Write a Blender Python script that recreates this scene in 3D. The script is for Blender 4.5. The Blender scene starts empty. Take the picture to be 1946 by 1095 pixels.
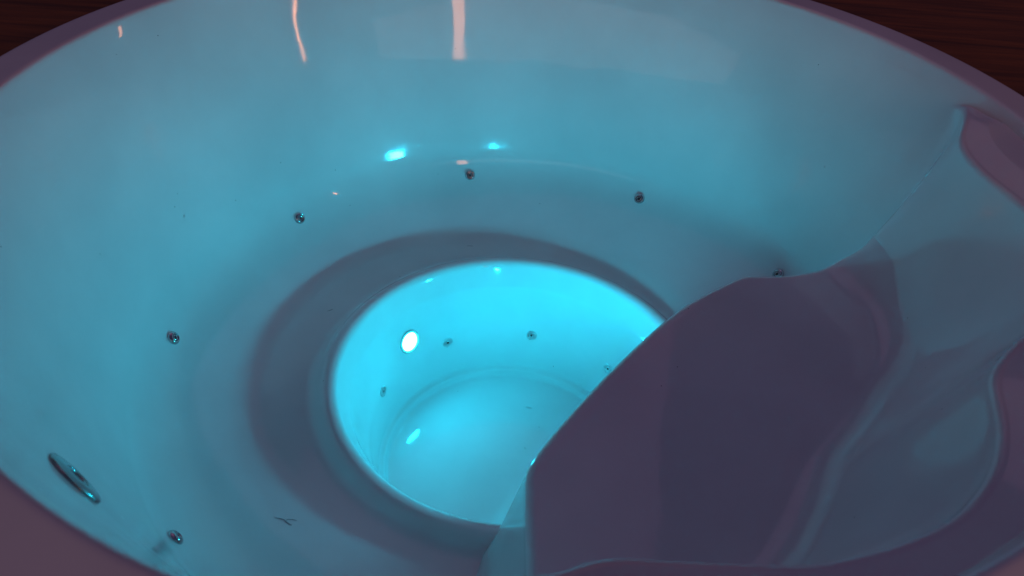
import bpy, math, random
import numpy as np
from mathutils import Vector, Matrix
random.seed(4)
R = math.radians
sc = bpy.context.scene
col = sc.collection

# ------------------------------------------------------------------ camera
cam_d = bpy.data.cameras.new('camera')
cam = bpy.data.objects.new('camera', cam_d)
col.objects.link(cam)
fw = Vector((-0.01117246, 0.76969344, -0.6383159))
rt = Vector((0.99702357, 0.05727388, 0.05161101))
up = Vector((-0.07628349, 0.63583938, 0.76804239))
CAM = Vector((0.0, -1.24630, 0.63913))
m = Matrix((rt, up, -fw)).transposed().to_4x4()
m.translation = CAM
cam.matrix_world = m
cam_d.sensor_width = 36.0
FPX = 1452.986
cam_d.lens = FPX / 1946 * 36.0
cam_d.clip_start = 0.02
cam_d.clip_end = 200
cam_d.dof.use_dof = True
cam_d.dof.focus_distance = 1.95
cam_d.dof.aperture_fstop = 4.4
sc.camera = cam

# ------------------------------------------------------------------ world (dim mauve evening room)
w = bpy.data.worlds.new('World')
sc.world = w
w.use_nodes = True
nt = w.node_tree
bg = nt.nodes['Background']
tc = nt.nodes.new('ShaderNodeTexCoord')
sep = nt.nodes.new('ShaderNodeSeparateXYZ')
ramp = nt.nodes.new('ShaderNodeValToRGB')
mr = nt.nodes.new('ShaderNodeMapRange')
mr.inputs['From Min'].default_value = -1
mr.inputs['From Max'].default_value = 1
nt.links.new(tc.outputs['Generated'], sep.inputs[0])
nt.links.new(sep.outputs['Z'], mr.inputs['Value'])
nt.links.new(mr.outputs[0], ramp.inputs[0])
nt.links.new(ramp.outputs[0], bg.inputs['Color'])
ramp.color_ramp.elements[0].position = 0.45
ramp.color_ramp.elements[0].color = (0.020, 0.010, 0.014, 1)
ramp.color_ramp.elements[1].position = 0.80
ramp.color_ramp.elements[1].color = (0.060, 0.058, 0.128, 1)
bg.inputs['Strength'].default_value = 0.50

# ------------------------------------------------------------------ lamps of the room
def area(name, loc, target, sx, sy, radiance, color):
    d = bpy.data.lights.new(name, 'AREA')
    d.shape = 'RECTANGLE'; d.size = sx; d.size_y = sy
    d.energy = radiance * math.pi * sx * sy
    d.color = color
    o = bpy.data.objects.new(name, d)
    col.objects.link(o)
    o.location = loc
    z = (Vector(loc) - Vector(target)).normalized()
    x = Vector((0, 0, 1)).cross(z).normalized()
    y = z.cross(x)
    mm = Matrix((x, y, z)).transposed().to_4x4(); mm.translation = loc
    o.matrix_world = mm
    return o
area('wall_lamp', (1.68, -3.6, 1.0), (0, .8, 0), 0.22, 1.5, 9, (1.0, .35, .16))
area('wall_lamp', (4.5, -1.45, 1.1), (0, .8, 0), 0.045, 1.5, 27, (1.0, .34, .15))
area('wall_lamp', (3.8, 2.1, 1.25), (0, 0, 0), 0.05, .4, 13, (1.0, .36, .16))
area('room_glow', (-0.4, -4.6, 1.1), (0, .8, 0), 12, 1.6, .45, (1.0, .68, .66))
cg = area('ceiling_glow', (-.15, 3.1, 3.2), (0, 0, 0), 2.8, 4.4, 0.17, (1.0, .37, .70))
cg.matrix_world = Matrix.Translation((-.15, 3.1, 3.2)) @ Matrix.Rotation(R(-8.8), 4, 'Z')

sc.view_settings.view_transform = 'Standard'
sc.view_settings.look = 'None'
sc.view_settings.gamma = 1
sc.view_settings.use_curve_mapping = False
sc.view_settings.exposure = 0.2
sc.cycles.max_bounces = 14
sc.cycles.diffuse_bounces = 10
sc.cycles.glossy_bounces = 5
sc.cycles.sample_clamp_indirect = 6
sc.cycles.use_denoising = True

# ------------------------------------------------------------------ materials
def new_mat(name):
    mt = bpy.data.materials.new(name); mt.use_nodes = True
    return mt, mt.node_tree, mt.node_tree.nodes['Principled BSDF']

def acrylic():
    mt, t, b = new_mat('white_acrylic')
    b.inputs['Roughness'].default_value = 0.10
    b.inputs['IOR'].default_value = 1.5
    tc = t.nodes.new('ShaderNodeTexCoord')
    n = t.nodes.new('ShaderNodeTexNoise'); n.inputs['Scale'].default_value = 3.0; n.inputs['Detail'].default_value = 5
    t.links.new(tc.outputs['Object'], n.inputs['Vector'])
    cr = t.nodes.new('ShaderNodeValToRGB')
    cr.color_ramp.elements[0].position = .3; cr.color_ramp.elements[0].color = (.68, .68, .69, 1)
    cr.color_ramp.elements[1].position = .7; cr.color_ramp.elements[1].color = (.80, .80, .805, 1)
    t.links.new(n.outputs['Fac'], cr.inputs[0])
    # tiny dust specks
    v = t.nodes.new('ShaderNodeTexVoronoi'); v.inputs['Scale'].default_value = 26; v.inputs['Randomness'].default_value = 1
    t.links.new(tc.outputs['Object'], v.inputs['Vector'])
    lt = t.nodes.new('ShaderNodeMath'); lt.operation = 'LESS_THAN'; lt.inputs[1].default_value = .03
    t.links.new(v.outputs['Distance'], lt.inputs[0])
    sx = t.nodes.new('ShaderNodeSeparateColor'); t.links.new(v.outputs['Color'], sx.inputs[0])
    gt = t.nodes.new('ShaderNodeMath'); gt.operation = 'GREATER_THAN'; gt.inputs[1].default_value = .87
    t.links.new(sx.outputs[0], gt.inputs[0])
    mu = t.nodes.new('ShaderNodeMath'); mu.operation = 'MULTIPLY'
    t.links.new(lt.outputs[0], mu.inputs[0]); t.links.new(gt.outputs[0], mu.inputs[1])
    mx = t.nodes.new('ShaderNodeMix'); mx.data_type = 'RGBA'
    t.links.new(mu.outputs[0], mx.inputs['Factor']); t.links.new(cr.outputs[0], mx.inputs['A'])
    mx.inputs['B'].default_value = (.10, .09, .08, 1)
    t.links.new(mx.outputs['Result'], b.inputs['Base Color'])
    # wiped, uneven gloss
    n2 = t.nodes.new('ShaderNodeTexNoise'); n2.inputs['Scale'].default_value = 9; n2.inputs['Detail'].default_value = 7
    t.links.new(tc.outputs['Object'], n2.inputs['Vector'])
    m2 = t.nodes.new('ShaderNodeMapRange'); m2.inputs['From Min'].default_value = .3; m2.inputs['From Max'].default_value = .75
    m2.inputs['To Min'].default_value = .02; m2.inputs['To Max'].default_value = .09
    t.links.new(n2.outputs['Fac'], m2.inputs['Value']); v2 = t.nodes.new('ShaderNodeTexVoronoi'); v2.inputs['Scale'].default_value = 34
    t.links.new(tc.outputs['Object'], v2.inputs['Vector'])
    s2 = t.nodes.new('ShaderNodeSeparateColor'); t.links.new(v2.outputs['Color'], s2.inputs[0])
    g2 = t.nodes.new('ShaderNodeMath'); g2.operation = 'GREATER_THAN'; g2.inputs[1].default_value = .72
    t.links.new(s2.outputs[1], g2.inputs[0])
    r2 = t.nodes.new('ShaderNodeMapRange'); r2.inputs['From Min'].default_value = .10; r2.inputs['From Max'].default_value = .16
    r2.inputs['To Min'].default_value = .16; r2.inputs['To Max'].default_value = 0
    t.links.new(v2.outputs['Distance'], r2.inputs['Value'])
    p2 = t.nodes.new('ShaderNodeMath'); p2.operation = 'MULTIPLY_ADD'
    t.links.new(r2.outputs[0], p2.inputs[0]); t.links.new(g2.outputs[0], p2.inputs[1]); t.links.new(m2.outputs[0], p2.inputs[2])
    t.links.new(p2.outputs[0], b.inputs['Roughness'])
    n3 = t.nodes.new('ShaderNodeTexNoise'); n3.inputs['Scale'].default_value = 7; n3.inputs['Detail'].default_value = 1
    t.links.new(tc.outputs['Object'], n3.inputs['Vector'])
    bp = t.nodes.new('ShaderNodeBump'); bp.inputs['Strength'].default_value = .12; bp.inputs['Distance'].default_value = .01
    t.links.new(n3.outputs['Fac'], bp.inputs['Height']); t.links.new(bp.outputs[0], b.inputs['Normal'])
    return mt
M_AC = acrylic()

def metal(name, c, r):
    mt, t, b = new_mat(name)
    b.inputs['Base Color'].default_value = (*c, 1); b.inputs['Metallic'].default_value = 1
    tc = t.nodes.new('ShaderNodeTexCoord')
    n = t.nodes.new('ShaderNodeTexNoise'); n.inputs['Scale'].default_value = 90; n.inputs['Detail'].default_value = 4
    t.links.new(tc.outputs['Object'], n.inputs['Vector'])
    m2 = t.nodes.new('ShaderNodeMapRange'); m2.inputs['To Min'].default_value = r * .5; m2.inputs['To Max'].default_value = r * 1.6
    t.links.new(n.outputs['Fac'], m2.inputs['Value']); t.links.new(m2.outputs[0], b.inputs['Roughness'])
    return mt
M_CH = metal('chrome', (.55, .55, .57), .05)
M_SAT = metal('satin_metal', (.66, .67, .68), .30)
M_CHD = metal('dull_chrome', (.34, .35, .36), .14)
def plain(name, c, rough):
    mt, t, b = new_mat(name)
    tc = t.nodes.new('ShaderNodeTexCoord')
    n = t.nodes.new('ShaderNodeTexNoise'); n.inputs['Scale'].default_value = 60
    t.links.new(tc.outputs['Object'], n.inputs['Vector'])
    mx = t.nodes.new('ShaderNodeMix'); mx.data_type = 'RGBA'
    mx.inputs['A'].default_value = (*[x * .8 for x in c], 1); mx.inputs['B'].default_value = (*[min(1, x * 1.2) for x in c], 1)
    t.links.new(n.outputs['Fac'], mx.inputs['Factor']); t.links.new(mx.outputs['Result'], b.inputs['Base Color'])
    b.inputs['Roughness'].default_value = rough
    return mt
M_BLK = plain('black_opening', (.004, .004, .005), .5)
M_BZ = plain('grey_bezel', (.55, .57, .58), .3)
M_FLK = plain('dark_fleck', (.34, .34, .36), .6)
def lens_mat(LED_L):
    mt, t, b = new_mat('lit_lens')
    e = t.nodes.new('ShaderNodeEmission')
    e.inputs['Color'].default_value = (.007, .72, 1.0, 1)
    e.inputs['Strength'].default_value = LED_L
    t.links.new(e.outputs[0], t.nodes['Material Output'].inputs['Surface'])
    return mt
M_LENS = lens_mat(175)
M_LENS2 = lens_mat(1300)
def water_mat():
    mt, t, b = new_mat('water_bead')
    b.inputs['Transmission Weight'].default_value = 1; b.inputs['Roughness'].default_value = .02; b.inputs['IOR'].default_value = 1.33
    return mt
M_WAT = water_mat()
def wood():
    mt, t, b = new_mat('dark_stained_wood')
    tc = t.nodes.new('ShaderNodeTexCoord')
    mp = t.nodes.new('ShaderNodeMapping'); mp.inputs['Rotation'].default_value = (0, 0, R(8)); mp.inputs['Scale'].default_value = (1.2, 14, 1)
    t.links.new(tc.outputs['Object'], mp.inputs[0])
    n = t.nodes.new('ShaderNodeTexNoise'); n.inputs['Scale'].default_value = 2.5; n.inputs['Detail'].default_value = 8; n.inputs['Roughness'].default_value = .62
    t.links.new(mp.outputs[0], n.inputs['Vector'])
    cr = t.nodes.new('ShaderNodeValToRGB')
    cr.color_ramp.elements[0].position = .3; cr.color_ramp.elements[0].color = (.09, .030, .009, 1)
    cr.color_ramp.elements[1].position = .75; cr.color_ramp.elements[1].color = (.30, .092, .020, 1)
    t.links.new(n.outputs['Fac'], cr.inputs[0])
    t.links.new(cr.outputs[0], b.inputs['Base Color'])
    b.inputs['Roughness'].default_value = .55
    b.inputs['Specular IOR Level'].default_value = .25
    bp = t.nodes.new('ShaderNodeBump'); bp.inputs['Strength'].default_value = .25; bp.inputs['Distance'].default_value = .004
    t.links.new(n.outputs['Fac'], bp.inputs['Height']); t.links.new(bp.outputs[0], b.inputs['Normal'])
    return mt
M_WD = wood()

# ------------------------------------------------------------------ helpers
def link_mesh(name, V, F, mat, parent=None, normals=None, smooth=True):
    me = bpy.data.meshes.new(name)
    me.from_pydata([tuple(v) for v in V], [], [tuple(f) for f in F])
    for mt in (mat if isinstance(mat, (list, tuple)) else [mat]):
        me.materials.append(mt)
    if smooth:
        me.polygons.foreach_set('use_smooth', [True] * len(me.polygons))
    if normals is not None:
        me.normals_split_custom_set_from_vertices([tuple(n) for n in normals])
    me.update()
    o = bpy.data.objects.new(name, me)
    col.objects.link(o)
    if parent: o.parent = parent
    return o
def grid_faces(n, mm, wrap=False, off=0):
    F = []
    for i in range(n - 1):
        for j in range(mm if wrap else mm - 1):
            a = i * mm + j; b = i * mm + (j + 1) % mm
            c = a + mm; d = b + mm
            F.append((a + off, b + off, d + off, c + off))
    return F
def fillet(poly, radii, step=.006):
    """polyline with rounded corners, resampled evenly"""
    out = [np.array(poly[0], float)]
    for i in range(1, len(poly) - 1):
        p, a, b = (np.array(q, float) for q in (poly[i], poly[i - 1], poly[i + 1]))
        u = (a - p); v = (b - p); lu, lv = np.linalg.norm(u), np.linalg.norm(v); u /= lu; v /= lv
        ang = math.acos(max(-1, min(1, float(u @ v))))
        rr = radii[i]
        if rr <= 0 or ang > math.pi - .002: out.append(p); continue
        tt = min(rr / math.tan(ang / 2), lu * .48, lv * .48)
        for k in range(9):
            s = k / 8
            out.append((p + u * tt) * (1 - s) ** 2 + p * 2 * s * (1 - s) + (p + v * tt) * s ** 2)
    out.append(np.array(poly[-1], float))
    P = np.array(out); L = np.r_[0, np.cumsum(np.linalg.norm(np.diff(P, axis=0), axis=1))]
    S = np.linspace(0, L[-1], int(L[-1] / step))
    return np.c_[[np.interp(S, L, P[:, k]) for k in range(P.shape[1])]].T

# ------------------------------------------------------------------ tub profile (radius, height)
def r_bowl(z):
    s = z + .55
    return .79 + .235 * s + .185 * np.maximum(s, 0) ** 3
ZB = -.670
def cove(r, r0):
    u = np.clip((r - r0) / (.79 - r0), 0, 1); t = u * math.sin(1.36)
    return ZB + (-.55 - ZB) * (.28 * u ** 1.3 + .72 * (1 - np.sqrt(1 - t * t)) / (1 - math.cos(1.36)))
def make_profile():
    pts = [(1.036, -.075), (1.041, -.004), (.951, .0)]
    rad = [0, .016, .014]
    for z in np.linspace(-.03, -.54, 24):
        pts.append((r_bowl(z), z)); rad.append(0)
    for t in np.sin(np.linspace(1.36, .0, 20)):          # wide cove between wall and bench
        r_ = .655 + .135 * t / math.sin(1.36); pts.append((r_, float(cove(r_, .655)))); rad.append(0)
    pts += [(.462, ZB), (.434, -.641), (.407, -.642), (.381, -.705), (.346, -.85), (.329, -.960), (.316, -.966), (.309, -.985), (.0005, -.988)]
    rad += [.04, .04, .05, .06, .3, .010, .006, .010, 0]
    return pts, rad
pp, rr_ = make_profile()
PROF = fillet(pp, rr_, .004)
NT = 720

tub = bpy.data.objects.new('hot_tub', None)
col.objects.link(tub)
tub['label'] = 'round white acrylic hot tub with a glowing cyan footwell and a moulded entry step'
tub['category'] = 'hot tub'

tang = np.gradient(PROF, axis=0)
tang /= np.linalg.norm(tang, axis=1)[:, None]
NRM = np.c_[tang[:, 1], -tang[:, 0]]                    # towards the inside / up
def ring_radius(th):
    """edge of the flat, recessed bench part, shaped to the outline of the shade ring (wider on the left)"""
    d = np.degrees(th) % 360
    xs = [0, 30, 51, 70, 89, 111, 137, 159, 172, 190, 205, 222, 238, 255, 275, 320, 360]
    ys = [.42, .42, .428, .469, .525, .573, .608, .614, .612, .600, .586, .548, .508, .46, .43, .42, .42]
    return np.interp(d, xs, ys)
TH = np.linspace(0, 2 * math.pi, NT, endpoint=False)
RK = ring_radius(TH)  # uneven bench outline shaped so the ring round the footwell stays in shade
for _ in range(200): RK = .25 * np.roll(RK, 1) + .5 * RK + .25 * np.roll(RK, -1)
GR = np.repeat(PROF[:, 0, None], NT, 1); GZ = np.repeat(PROF[:, 1, None], NT, 1)
def soft(x, w): return w * np.logaddexp(0, x / w)
R0 = np.clip(RK - .03, .47, .590)
dz = cove(GR, R0) - cove(GR, .655)
msk = np.clip((GR - .418) / .02, 0, 1) * (GZ < -.53) * (GR < .79)
GZ = GZ + dz * msk
# the mould has no sharp line where wall meets seat: relax the profile there
wz = np.clip(1 - np.abs(GZ.mean(1) + .562) / .055, 0, 1)[:, None]
wz = wz * wz * (3 - 2 * wz)
for _ in range(170):
    for A_ in (GR, GZ):
        A_[1:-1] += wz[1:-1] * (.25 * A_[:-2] - .5 * A_[1:-1] + .25 * A_[2:])
GX = GR * np.cos(TH); GY = GR * np.sin(TH)
GP = np.stack([GX, GY, GZ], -1)
du = np.gradient(GP, axis=0)
dv = np.roll(GP, -1, 1) - np.roll(GP, 1, 1)
GN = np.cross(du, dv)
GN /= np.maximum(np.linalg.norm(GN, axis=2, keepdims=True), 1e-12)
if GN[len(PROF) - 30, 0, 2] < 0: GN = -GN
GN[-1] = (0, 0, 1)
def lathe_part(name, i0, i1):
    return link_mesh(name, GP[i0:i1].reshape(-1, 3), grid_faces(i1 - i0, NT, True), M_AC, tub, GN[i0:i1].reshape(-1, 3))
from mathutils.bvhtree import BVHTree
BVH = BVHTree.FromPolygons([tuple(v) for v in GP.reshape(-1, 3)], grid_faces(len(PROF), NT, True))
def ray(px, py):
    return (fw * FPX + rt * (px - 973) - up * (py - 547.5)).normalized()
def hit_shell(px, py):
    return BVH.ray_cast(CAM, ray(px, py))[0]
def zbench(r, th):
    k = int(round((th % (2 * math.pi)) / (2 * math.pi) * NT)) % NT
    m_ = (PROF[:, 1] < -.53) & (PROF[:, 1] > -.67) & (PROF[:, 0] > .42)
    R_, Z_ = GR[m_, k], GZ[m_, k]
    o = np.argsort(R_)
    return float(np.interp(r, R_[o], Z_[o]))
def surf_normal(x, y, z):
    k = int(round((math.atan2(y, x) % (2 * math.pi)) / (2 * math.pi) * NT)) % NT
    i = int(np.argmin(np.hypot(GR[:, k] - math.hypot(x, y), GZ[:, k] - z)))
    return Vector(GN[i, k])
def idx(cond): return int(np.argmax(cond))
i_rim = idx((PROF[:, 1] < -.03) & (PROF[:, 0] < .96))
i_bench = idx((PROF[:, 0] < .80))
i_well = idx((PROF[:, 0] < .417) & (PROF[:, 1] < -.62))
# winding: profile runs outside -> in; faces (a,b,d,c) checked below
lathe_part('rim', 0, i_rim + 1)
lathe_part('basin_wall', i_rim, i_bench + 1)
lathe_part('bench', i_bench, i_well + 1)
lathe_part('footwell', i_well, len(PROF))

# ------------------------------------------------------------------ entry step (one moulded piece joined to the shell)
ZT = -.37
def catmull(P, n):
    P = np.array(P, float); P = np.vstack([2 * P[0] - P[1], P, 2 * P[-1] - P[-2]])
    out = []
    for i in range(1, len(P) - 2):
        for t in np.linspace(0, 1, 16, endpoint=False):
            a, b, c, d = P[i - 1:i + 3]
            out.append(.5 * (2 * b + (c - a) * t + (2 * a - 5 * b + 4 * c - d) * t * t + (3 * b - a - 3 * c + d) * t ** 3))
    out.append(P[-2]); Q = np.array(out)
    L = np.r_[0, np.cumsum(np.linalg.norm(np.diff(Q, axis=0), axis=1))]
    S = np.linspace(0, L[-1], n)
    return np.c_[[np.interp(S, L, Q[:, k]) for k in range(Q.shape[1])]].T
# tread outline, from the right wall round the front to the left wall (x, y)
side_r = catmull([(.742, .149), (.71, .132), (.67, .113), (.62, .092), (.57, .077), (.52, .070), (.490, .068)], 60)
front = catmull([(.476, .060), (.40, .00), (.335, -.060), (.265, -.145), (.175, -.268), (.105, -.375), (.066, -.44), (.047, -.478)], 140)
side_l = catmull([(.046, -.500), (.048, -.55), (.052, -.61), (.056, -.67), (.060, -.72), (.064, -.768)], 60)
NM, NC = 54, 400                                     # columns in each end blend, columns round the tread
NK = NC + 2 * NM
thW = np.concatenate([R(11.6) + R(20) * np.linspace(1, 0, NM, endpoint=False) ** 1.6, np.linspace(R(11.6), R(-85.4), NC), R(-85.4) - R(20) * np.linspace(0, 1, NM + 1)[1:] ** 1.6])
uu = np.linspace(0, 1, NK)
# fold (tread meets back wall) and ledge edge, radius by angle in degrees
def smooth_interp(x, xs, ys):
    o = np.argsort(xs); xs = np.array(xs, float)[o]; ys = np.array(ys, float)[o]
    d = np.gradient(ys, xs); i = np.clip(np.searchsorted(xs, x) - 1, 0, len(xs) - 2)
    h = xs[i + 1] - xs[i]; t = np.clip((x - xs[i]) / h, 0, 1)
    return ((2 * t**3 - 3 * t**2 + 1) * ys[i] + (t**3 - 2 * t**2 + t) * h * d[i] + (-2 * t**3 + 3 * t**2) * ys[i + 1] + (t**3 - t**2) * h * d[i + 1])
dW = np.degrees(thW)
rF = smooth_interp(dW, [33, 20, 16, 14, 12.6, 11.4, 10, 7, 4, -3, -15, -25, -32, -40, -49, -56, -66, -78, -85.4, -86.6, -88, -90, -94, -108],
                   [1.2, 1.05, .93, .855, .798, .772, .764, .768, .772, .772, .762, .725, .712, .706, .736, .768, .790, .786, .782, .80, .855, .93, 1.05, 1.2])
rE = smooth_interp(dW, [33, 26, 22, 18, 15, 12.5, 10, 6, 1, -5, -11, -18, -24, -31, -36, -40, -44, -48, -53, -57, -61, -65, -69, -73, -79, -82, -84, -86, -88.5, -91, -94, -97, -102, -114],
                   [1.14, 1.05, 1.00, .945, .905, .876, .848, .833, .836, .862, .878, .884, .862, .823, .806, .808, .837, .861, .878, .884, .881, .874, .866, .849, .831, .826, .834, .850, .862, .885, .93, .98, 1.05, 1.10])
for A_ in (rF, rE):
    for _ in range(50 if A_ is rF else 20):
        A_[NM + 8:-NM - 8] += .25 * A_[NM + 7:-NM - 9] - .5 * A_[NM + 8:-NM - 8] + .25 * A_[NM + 9:-NM - 7]
def smin(a, b, k):
    return -k * np.logaddexp(-a / k, -b / k)
rT = smin(rF, r_bowl(ZT) - .0006, .016)
K = np.vstack([side_r, front, side_l])
L = np.r_[0, np.cumsum(np.linalg.norm(np.diff(K, axis=0), axis=1))]
S = np.linspace(0, L[-1], NC)
K = np.c_[np.interp(S, L, K[:, 0]), np.interp(S, L, K[:, 1])]
Fp = np.c_[rT * np.cos(thW), rT * np.sin(thW)]
K = np.vstack([Fp[:NM] * .9999, K, Fp[-NM:] * .9999])
for _ in range(25):
    for c0 in (NM, NK - 1 - NM):
        i_ = np.arange(c0 - 26, c0 + 27)
        w1 = (.5 + .5 * np.cos((i_ - c0) / 26.5 * math.pi))[:, None]
        K[i_] += w1 * (.25 * K[i_ - 1] - .5 * K[i_] + .25 * K[i_ + 1])
for _ in range(8):
    K[1:-1] = .25 * K[:-2] + .5 * K[1:-1] + .25 * K[2:]
tk = np.gradient(K, axis=0); tk /= np.linalg.norm(tk, axis=1)[:, None]
nk = np.c_[tk[:, 1], -tk[:, 0]]                       # should point away from the step centre
cen = np.array([.46, -.38])
if ((K[NK // 2] - cen) @ nk[NK // 2]) < 0: nk = -nk
# keep parallel offsets clean in the concave corner near the wall
for _ in range(30):
    nk[1:-1] = .25 * nk[:-2] + .5 * nk[1:-1] + .25 * nk[2:]
nk /= np.linalg.norm(nk, axis=1)[:, None]
cols = []
for j in range(NK):
    u = uu[j]
    F = Fp[j]; je = min(j, NK - 1 - j); cm = min(1, max(0, je - NM) / 45); cm = cm * cm * (3 - 2 * cm)
    mg = 1 - min(1, max(0, je - NM + 4) / 22); mg = mg * mg * (3 - 2 * mg)
    slp = (rE[j] - rF[j]) * 1.25 / .30
    dd_ = abs(math.degrees(thW[j]) + 37)
    zE = -.066 + .024 * math.exp(-((dd_ - 51.5) / 4.5) ** 2)
    wj = 1 - min(1, max(0, je - NM) / 60); wj = wj * wj * (3 - 2 * wj)
    def za(q):
        t = min(1, max(0, (math.hypot(q[0], q[1]) - .67) / .10))
        return .07 * wj * t * t * (3 - 2 * t)
    def mform(z): return e * float(smin(rF[j] + slp * (z - ZT - zk), r_bowl(max(z, -.55)) - .0006, .02))
    e = np.array([math.cos(thW[j]), math.sin(thW[j])])
    k = K[j]; n = nk[j]; zk = za(k)
    pts = []
    cc = min(1, max(.02, (np.linalg.norm(Fp[j] - k) - .004) / .05))
    # front / side face, bottom to top, with draft; a soft flare where it lands on the bench
    for z in np.r_[np.linspace(-1.0, -.66, 12), np.linspace(-.64, ZT - .02, 40)]:
        off = .016 * cc + .21 * (ZT - .02 - z) * cm
        fl = .055 * math.exp(-max(0, (z + .65)) / .022) if (j < 180 or j > NK - 170) else 0
        w_ = min(1, max(0, (abs(u - .5) - .19) / .06))
        fl = .018 * w_ * math.exp(-max(0, (z + .66)) / .03)
        p = k + n * (off + fl * cm); rp = math.hypot(*p)
        lim = r_bowl(max(z, -.55)) - .0006
        p = p * float(smin(rp, lim, .010) / rp)
        zz_ = z + zk * max(0, 1 - (ZT - .02 - z) / .12)
        p = p * (1 - mg) + mform(zz_) * mg
        pts.append((*p, zz_))
    for a in np.linspace(0, math.pi / 2, 9)[1:]:
        z = zk + ZT - .02 + .016 * math.sin(a) + .004 * (a / (math.pi / 2))
        pts.append((*((k + n * (.016 * cc * math.cos(a))) * (1 - mg) + mform(z) * mg), z))
    ztop = ZT
    rs_ = .036 * min(1, np.linalg.norm(F - k) / .10)
    for s in np.linspace(0, 1, 44)[1:]:
        q = k * (1 - s) + F * s
        dist = np.linalg.norm(F - q)
        rise = rs_ * max(0, 1 - dist / .065) ** 2.2
        z = za(q) + ztop + rise
        q = q * (1 - mg) + mform(z) * mg
        pts.append((*q, z))
    z0 = ZT + rs_ + za(F)
    for s in np.linspace(0, 1, 40)[1:]:
        z = z0 + (zE - z0) * s
        lobe = s ** 1.25
        r = rF[j] + (rE[j] - rF[j]) * (1 - (1 - s) ** 1.25)
        r = float(smin(r, r_bowl(z) - .0006, .011 + .009 * min(1, max(0, (-.08 - z) / .15))))
        pts.append((*(e * r), z))
    r_e = r
    # ledge: one broad convex shoulder up to a flat top that slips under the rim
    rc = min(r_e + .052, .957); r1 = r_e
    for s in np.linspace(0, 1, 31)[1:]:
        ztp = -.022 - .016 * (1 - min(1, min(j, NK - 1 - j) / NM)) ** .7
        if s < .35:
            a = s / .35 * math.pi / 2; r = .012 * (1 - math.cos(a)); z = zE + .013 * math.sin(a)
        else:
            t = (s - .35) / .65; r = .012 + .042 * t; z = zE + .013 + .019 * t
        r = min(r_e + r, .957, r_bowl(z) - .0006); z = min(z, ztp)
        pts.append((*(e * r), z))
    rc = r1 = r
    for s in np.linspace(0, 1, 10)[1:]:
        r = max(rc, r1) + (.962 - max(rc, r1)) * s
        pts.append((*(e * r), z + (ztp - z) * s))
    cols.append(pts)
G = np.array(cols)                                     # (NK, NP, 3)
ww = np.clip(1 - np.minimum(np.arange(NK), NK - 1 - np.arange(NK)) / 105, 0, 1)[:, None, None]
ww[0] = ww[-1] = 0; ww = np.minimum(ww * 2.5, 1)
for _ in range(24):
    G[1:-1] += ww[1:-1] * (.25 * G[:-2] - .5 * G[1:-1] + .25 * G[2:])
NP_ = G.shape[1]
V = G.transpose(1, 0, 2).reshape(-1, 3)
Fc = grid_faces(NP_, NK)
me_ = bpy.data.meshes.new('tmp'); me_.from_pydata([tuple(v) for v in V], [], Fc); me_.update()
vn = np.zeros(len(V) * 3); me_.vertices.foreach_get('normal', vn); vn = vn.reshape(-1, 3)
bpy.data.meshes.remove(me_)
# where the step has run out into the tub wall its shading follows the wall exactly
rv = np.hypot(V[:, 0], V[:, 1]); gap = r_bowl(V[:, 2]) - rv
sl = .235 + .555 * np.maximum(V[:, 2] + .55, 0) ** 2
wn = np.stack([-V[:, 0] / rv, -V[:, 1] / rv, sl], -1); wn /= np.linalg.norm(wn, axis=1)[:, None]
if (vn[NP_ // 2 * NK + NK // 2] @ np.array([0, 0, 1])) < 0: vn = -vn
wt = np.exp(-(np.maximum(gap - .0006, 0) / .006) ** 2) * (V[:, 2] < -.015) * (V[:, 2] > -.56)
jj = np.arange(len(V)) % NK
wt = (wt * (np.minimum(jj, NK - 1 - jj) < NM + 4))[:, None]
vn = vn * (1 - wt) + wn * wt; vn /= np.maximum(np.linalg.norm(vn, axis=1), 1e-9)[:, None]
step = link_mesh('entry_step', V, Fc, M_AC, tub, vn)

# ------------------------------------------------------------------ fittings
def lathe_fit(name, prof, mat, parent, seg=40, midx=None):
    V = []; F = []
    for r, z in prof:
        for k in range(seg):
            a = 2 * math.pi * k / seg
            V.append((r * math.cos(a), r * math.sin(a), z))
    F = grid_faces(len(prof), seg, True)
    o = link_mesh(name, V, F, mat, parent)
    return o
def face_to(o, pos, nrm):
    q = Vector(nrm).normalized().to_track_quat('Z', 'Y')
    o.rotation_mode = 'QUATERNION'; o.rotation_quaternion = q; o.location = pos

def make_jet(s=1.0):
    fl = lathe_fit('jet', [(.0135*s, -.006*s), (.0145*s, .0), (.0145*s, .0012*s), (.0138*s, .0030*s), (.0122*s, .0052*s), (.0100*s, .0068*s), (.0082*s, .0071*s), (.0075*s, .0050*s), (.0074*s, -.003*s), (.0004, -.0032*s)], M_CH, tub)
    nz = lathe_fit('nozzle', [(.0072*s, -.003*s), (.0070*s, .0044*s), (.0060*s, .0062*s), (.0046*s, .0068*s), (.0036*s, .0060*s), (.0033*s, .0018*s)], M_CH, fl)
    hl = lathe_fit('opening', [(.0034*s, .0036*s), (.0001, .0034*s)], M_BLK, fl)
    return fl
def make_flat_jet():
    fl = lathe_fit('jet', [(.0140, -.004), (.0150, .0), (.0150, .0012), (.0140, .0022), (.0080, .0026), (.0070, .0018), (.0066, -.001), (.0004, -.0012)], M_SAT, tub)
    lathe_fit('nozzle', [(.0064, -.001), (.0062, .0014), (.0052, .0026), (.0040, .0028), (.0032, .0018), (.0030, .0004)], M_SAT, fl)
    lathe_fit('opening', [(.0031, .0014), (.0001, .0012)], M_BLK, fl)
    return fl
def copy_part(o):
    c = o.copy(); col.objects.link(c); c.parent = tub
    for ch in o.children:
        d = ch.copy(); col.objects.link(d); d.parent = c
    return c
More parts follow.
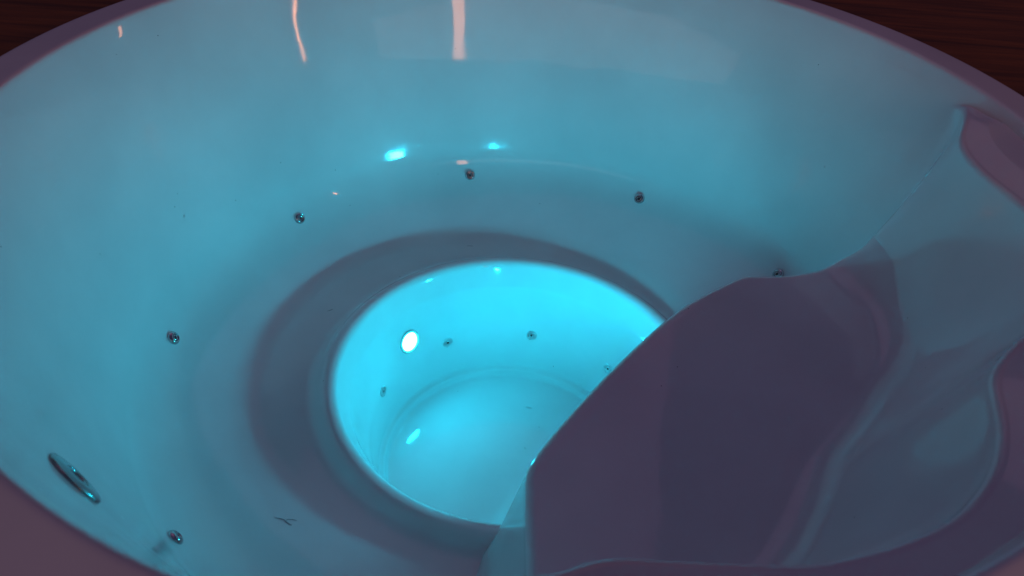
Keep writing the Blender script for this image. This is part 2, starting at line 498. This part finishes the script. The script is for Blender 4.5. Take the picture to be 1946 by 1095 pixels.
def prof_at(r=None, z=None):
    if z is not None:
        k = np.argmin(np.abs(PROF[:, 1] - z) + (PROF[:, 0] > .95) * 9)
    else:
        k = np.argmin(np.abs(PROF[:, 0] - r) + (PROF[:, 1] > -.2) * 9)
    return PROF[k], NRM[k], k
jet0 = make_jet(1.1)
bj = [(329, 643), (332, 1023), (569, 415), (893, 333), (1215, 378), (1479, 522)]
first = True
for a in bj:
    o = jet0 if first else copy_part(jet0)
    first = False
    q = hit_shell(*a); n = surf_normal(*q)
    h_ = Vector((-q.x, -q.y, 0)).normalized()
    n = (n + (h_ * math.cos(R(22)) + Vector((0, 0, math.sin(R(22))))) * 1.6).normalized()
    face_to(o, q + n * .0004, n)
(pw, nw, _) = prof_at(z=-.85)
jet1 = make_flat_jet()
for a in (123.5, 83.2, 42.6, 165.0):
    o = jet1 if a == 123.5 else copy_part(jet1)
    t = R(a); face_to(o, (pw[0] * math.cos(t), pw[0] * math.sin(t), pw[1]), (nw[0] * math.cos(t), nw[0] * math.sin(t), nw[1]))

# underwater lights
def make_light():
    bz = lathe_fit('underwater_light', [(.034, -.006), (.0345, .001), (.033, .0032), (.0285, .0038), (.0265, .0022), (.0262, -.002)], M_BZ, tub, 48)
    ln = lathe_fit('lens', [(.0262, .0006), (.022, .0022), (.014, .0034), (.006, .0040), (.0001, .0041)], M_LENS, bz, 48)
    return bz
lt0 = make_light()
pL, nL, _ = prof_at(z=-.79)
t = R(142.3)
face_to(lt0, (pL[0] * math.cos(t), pL[0] * math.sin(t), pL[1]), (nL[0] * math.cos(t), nL[0] * math.sin(t), nL[1]))
LED_Z = -.582
# two more on the front of the step, looking back across the footwell
def step_face(px, py, z):
    j = int(np.argmin(np.hypot(K[:, 0] - px, K[:, 1] - py)))
    off = .016 + .21 * (ZT - .02 - z)
    q = K[j] + nk[j] * off
    n = Vector((nk[j][0], nk[j][1], .58)).normalized()
    return Vector((q[0], q[1], z)) + n * .004, n
for (px, py) in ((.350, -.045), (.165, -.285)):
    c = copy_part(lt0)
    for ch in c.children:
        ch.data = ch.data.copy(); ch.data.materials[0] = M_LENS2
    c.scale = (.52, .52, .52)
    pos, n = step_face(px, py, LED_Z)
    face_to(c, pos, n)

# suction cover low on the near left wall
sc0 = lathe_fit('suction_cover', [(.050, -.004), (.0535, .001), (.0535, .003), (.0515, .005), (.044, .0062), (.030, .0078), (.0225, .0082), (.0205, .007), (.020, .004), (.0004, .0035)], M_CHD, tub, 72)
lathe_fit('opening', [(.0135, .0052), (.0001, .005)], M_BLK, sc0)
nz = lathe_fit('nozzle', [(.0195, .003), (.0185, .0065), (.0165, .0078), (.0142, .0070), (.0136, .0040)], M_CHD, sc0)
def shell_normal(q):
    return surf_normal(q.x, q.y, q.z)
q = hit_shell(141, 911)
face_to(sc0, q, shell_normal(q))
sc0.scale = (.84, .84, .85)

# ------------------------------------------------------------------ wooden deck around the tub
ang = np.linspace(0, 2 * math.pi, 181)[:-1]
V = []
for rad in (1.030, 1.3, 2.2, 6.5):
    for a in ang: V.append((rad * math.cos(a), rad * math.sin(a), -.05))
deck = link_mesh('floor', V, grid_faces(4, 180, True), M_WD, None, smooth=False)
deck['kind'] = 'structure'
V = []
for z in (-.051, -1.0):
    for a in ang: V.append((1.031 * math.cos(a), 1.031 * math.sin(a), z))

# ------------------------------------------------------------------ little things left in the empty tub
def fleck(name, px, py, strokes, label, mat, cat, w=.0012, group=None):
    q = hit_shell(px, py); n = shell_normal(q)
    q = q + n * .0006
    # in-surface frame that follows the picture's right direction
    x = (rt - n * rt.dot(n)).normalized(); y = n.cross(x)
    V = []; F = []
    for pts, ww in strokes:
        P = [Vector((a * .001, b * .001)) for a, b in pts]
        base = len(V)
        for i, p in enumerate(P):
            d = (P[min(i + 1, len(P) - 1)] - P[max(i - 1, 0)]).normalized()
            nn = Vector((-d.y, d.x)) * ww * .001 * (1 if 0 < i < len(P) - 1 else .25)
            for s, h in ((1, 0), (0, .0007), (-1, 0)):
                c = p + nn * s
                V.append(x * c.x + y * c.y + n * h)
        for i in range(len(P) - 1):
            for k in (0, 1):
                a = base + i * 3 + k
                F.append((a, a + 1, a + 4, a + 3))
    o = link_mesh(name, V, F, mat)
    o.location = q
    o['label'] = label; o['category'] = cat
    if group: o['group'] = group
    return o
fleck('scrap', 543, 990, [([(-22, 3), (-12, 3.5), (-4, 2), (0, -1)], 1.1), ([(-4, 2), (2, -3), (10, -8), (14, -9)], 1.5), ([(0, -1), (3, 4), (12, 5), (20, 4)], .8)],
      'grey wispy scrap lying on the bench, lower left of the footwell', M_FLK, 'scrap')
fleck('scrap', 628, 590, [([(-7, -4), (0, 0), (6, 5)], 1.5)], 'dark smudge on the shaded bench left of the lit footwell', M_FLK, 'scrap')
fleck('scrap', 893, 468, [([(-9, 0), (0, 1), (9, 0)], .8)], 'thin dark streak on the shaded bench behind the footwell', M_FLK, 'scrap')
fleck('scrap', 760, 526, [([(-1.6, 0), (1.6, 0)], 1.3)], 'tiny black dot on the shaded bench just behind the footwell rim', M_FLK, 'scrap')

def drop(px, py, r, sx, label):
    q = hit_shell(px, py); n = shell_normal(q)
    prof = [(r * math.sin(a), r * .35 * math.cos(a)) for a in np.linspace(math.pi * .5, 0.02, 7)]
    V = [(p[0] * math.cos(k * math.pi / 8) * sx, p[0] * math.sin(k * math.pi / 8), p[1]) for p in prof for k in range(16)]
    o = link_mesh('water_drop', V, grid_faces(len(prof), 16, True), M_WAT)
    face_to(o, q + n * .0002, n)
    o['label'] = label; o['category'] = 'water drop'; o['group'] = 'water drops in the tub'
drop(1005, 775, .0035, 3.0, 'long water streak on the footwell floor, farthest from the lit lamp')
drop(998, 852, .003, 1.6, 'water drop on the footwell floor beside the edge of the step')
drop(1024, 812, .0025, 1.5, 'water drop on the footwell floor halfway along the edge of the step')
drop(190, 483, .0028, 1.0, 'single water drop high on the left wall of the tub')
drop(350, 411, .0028, 1.4, 'pale water drop on the left wall, above the left jet')
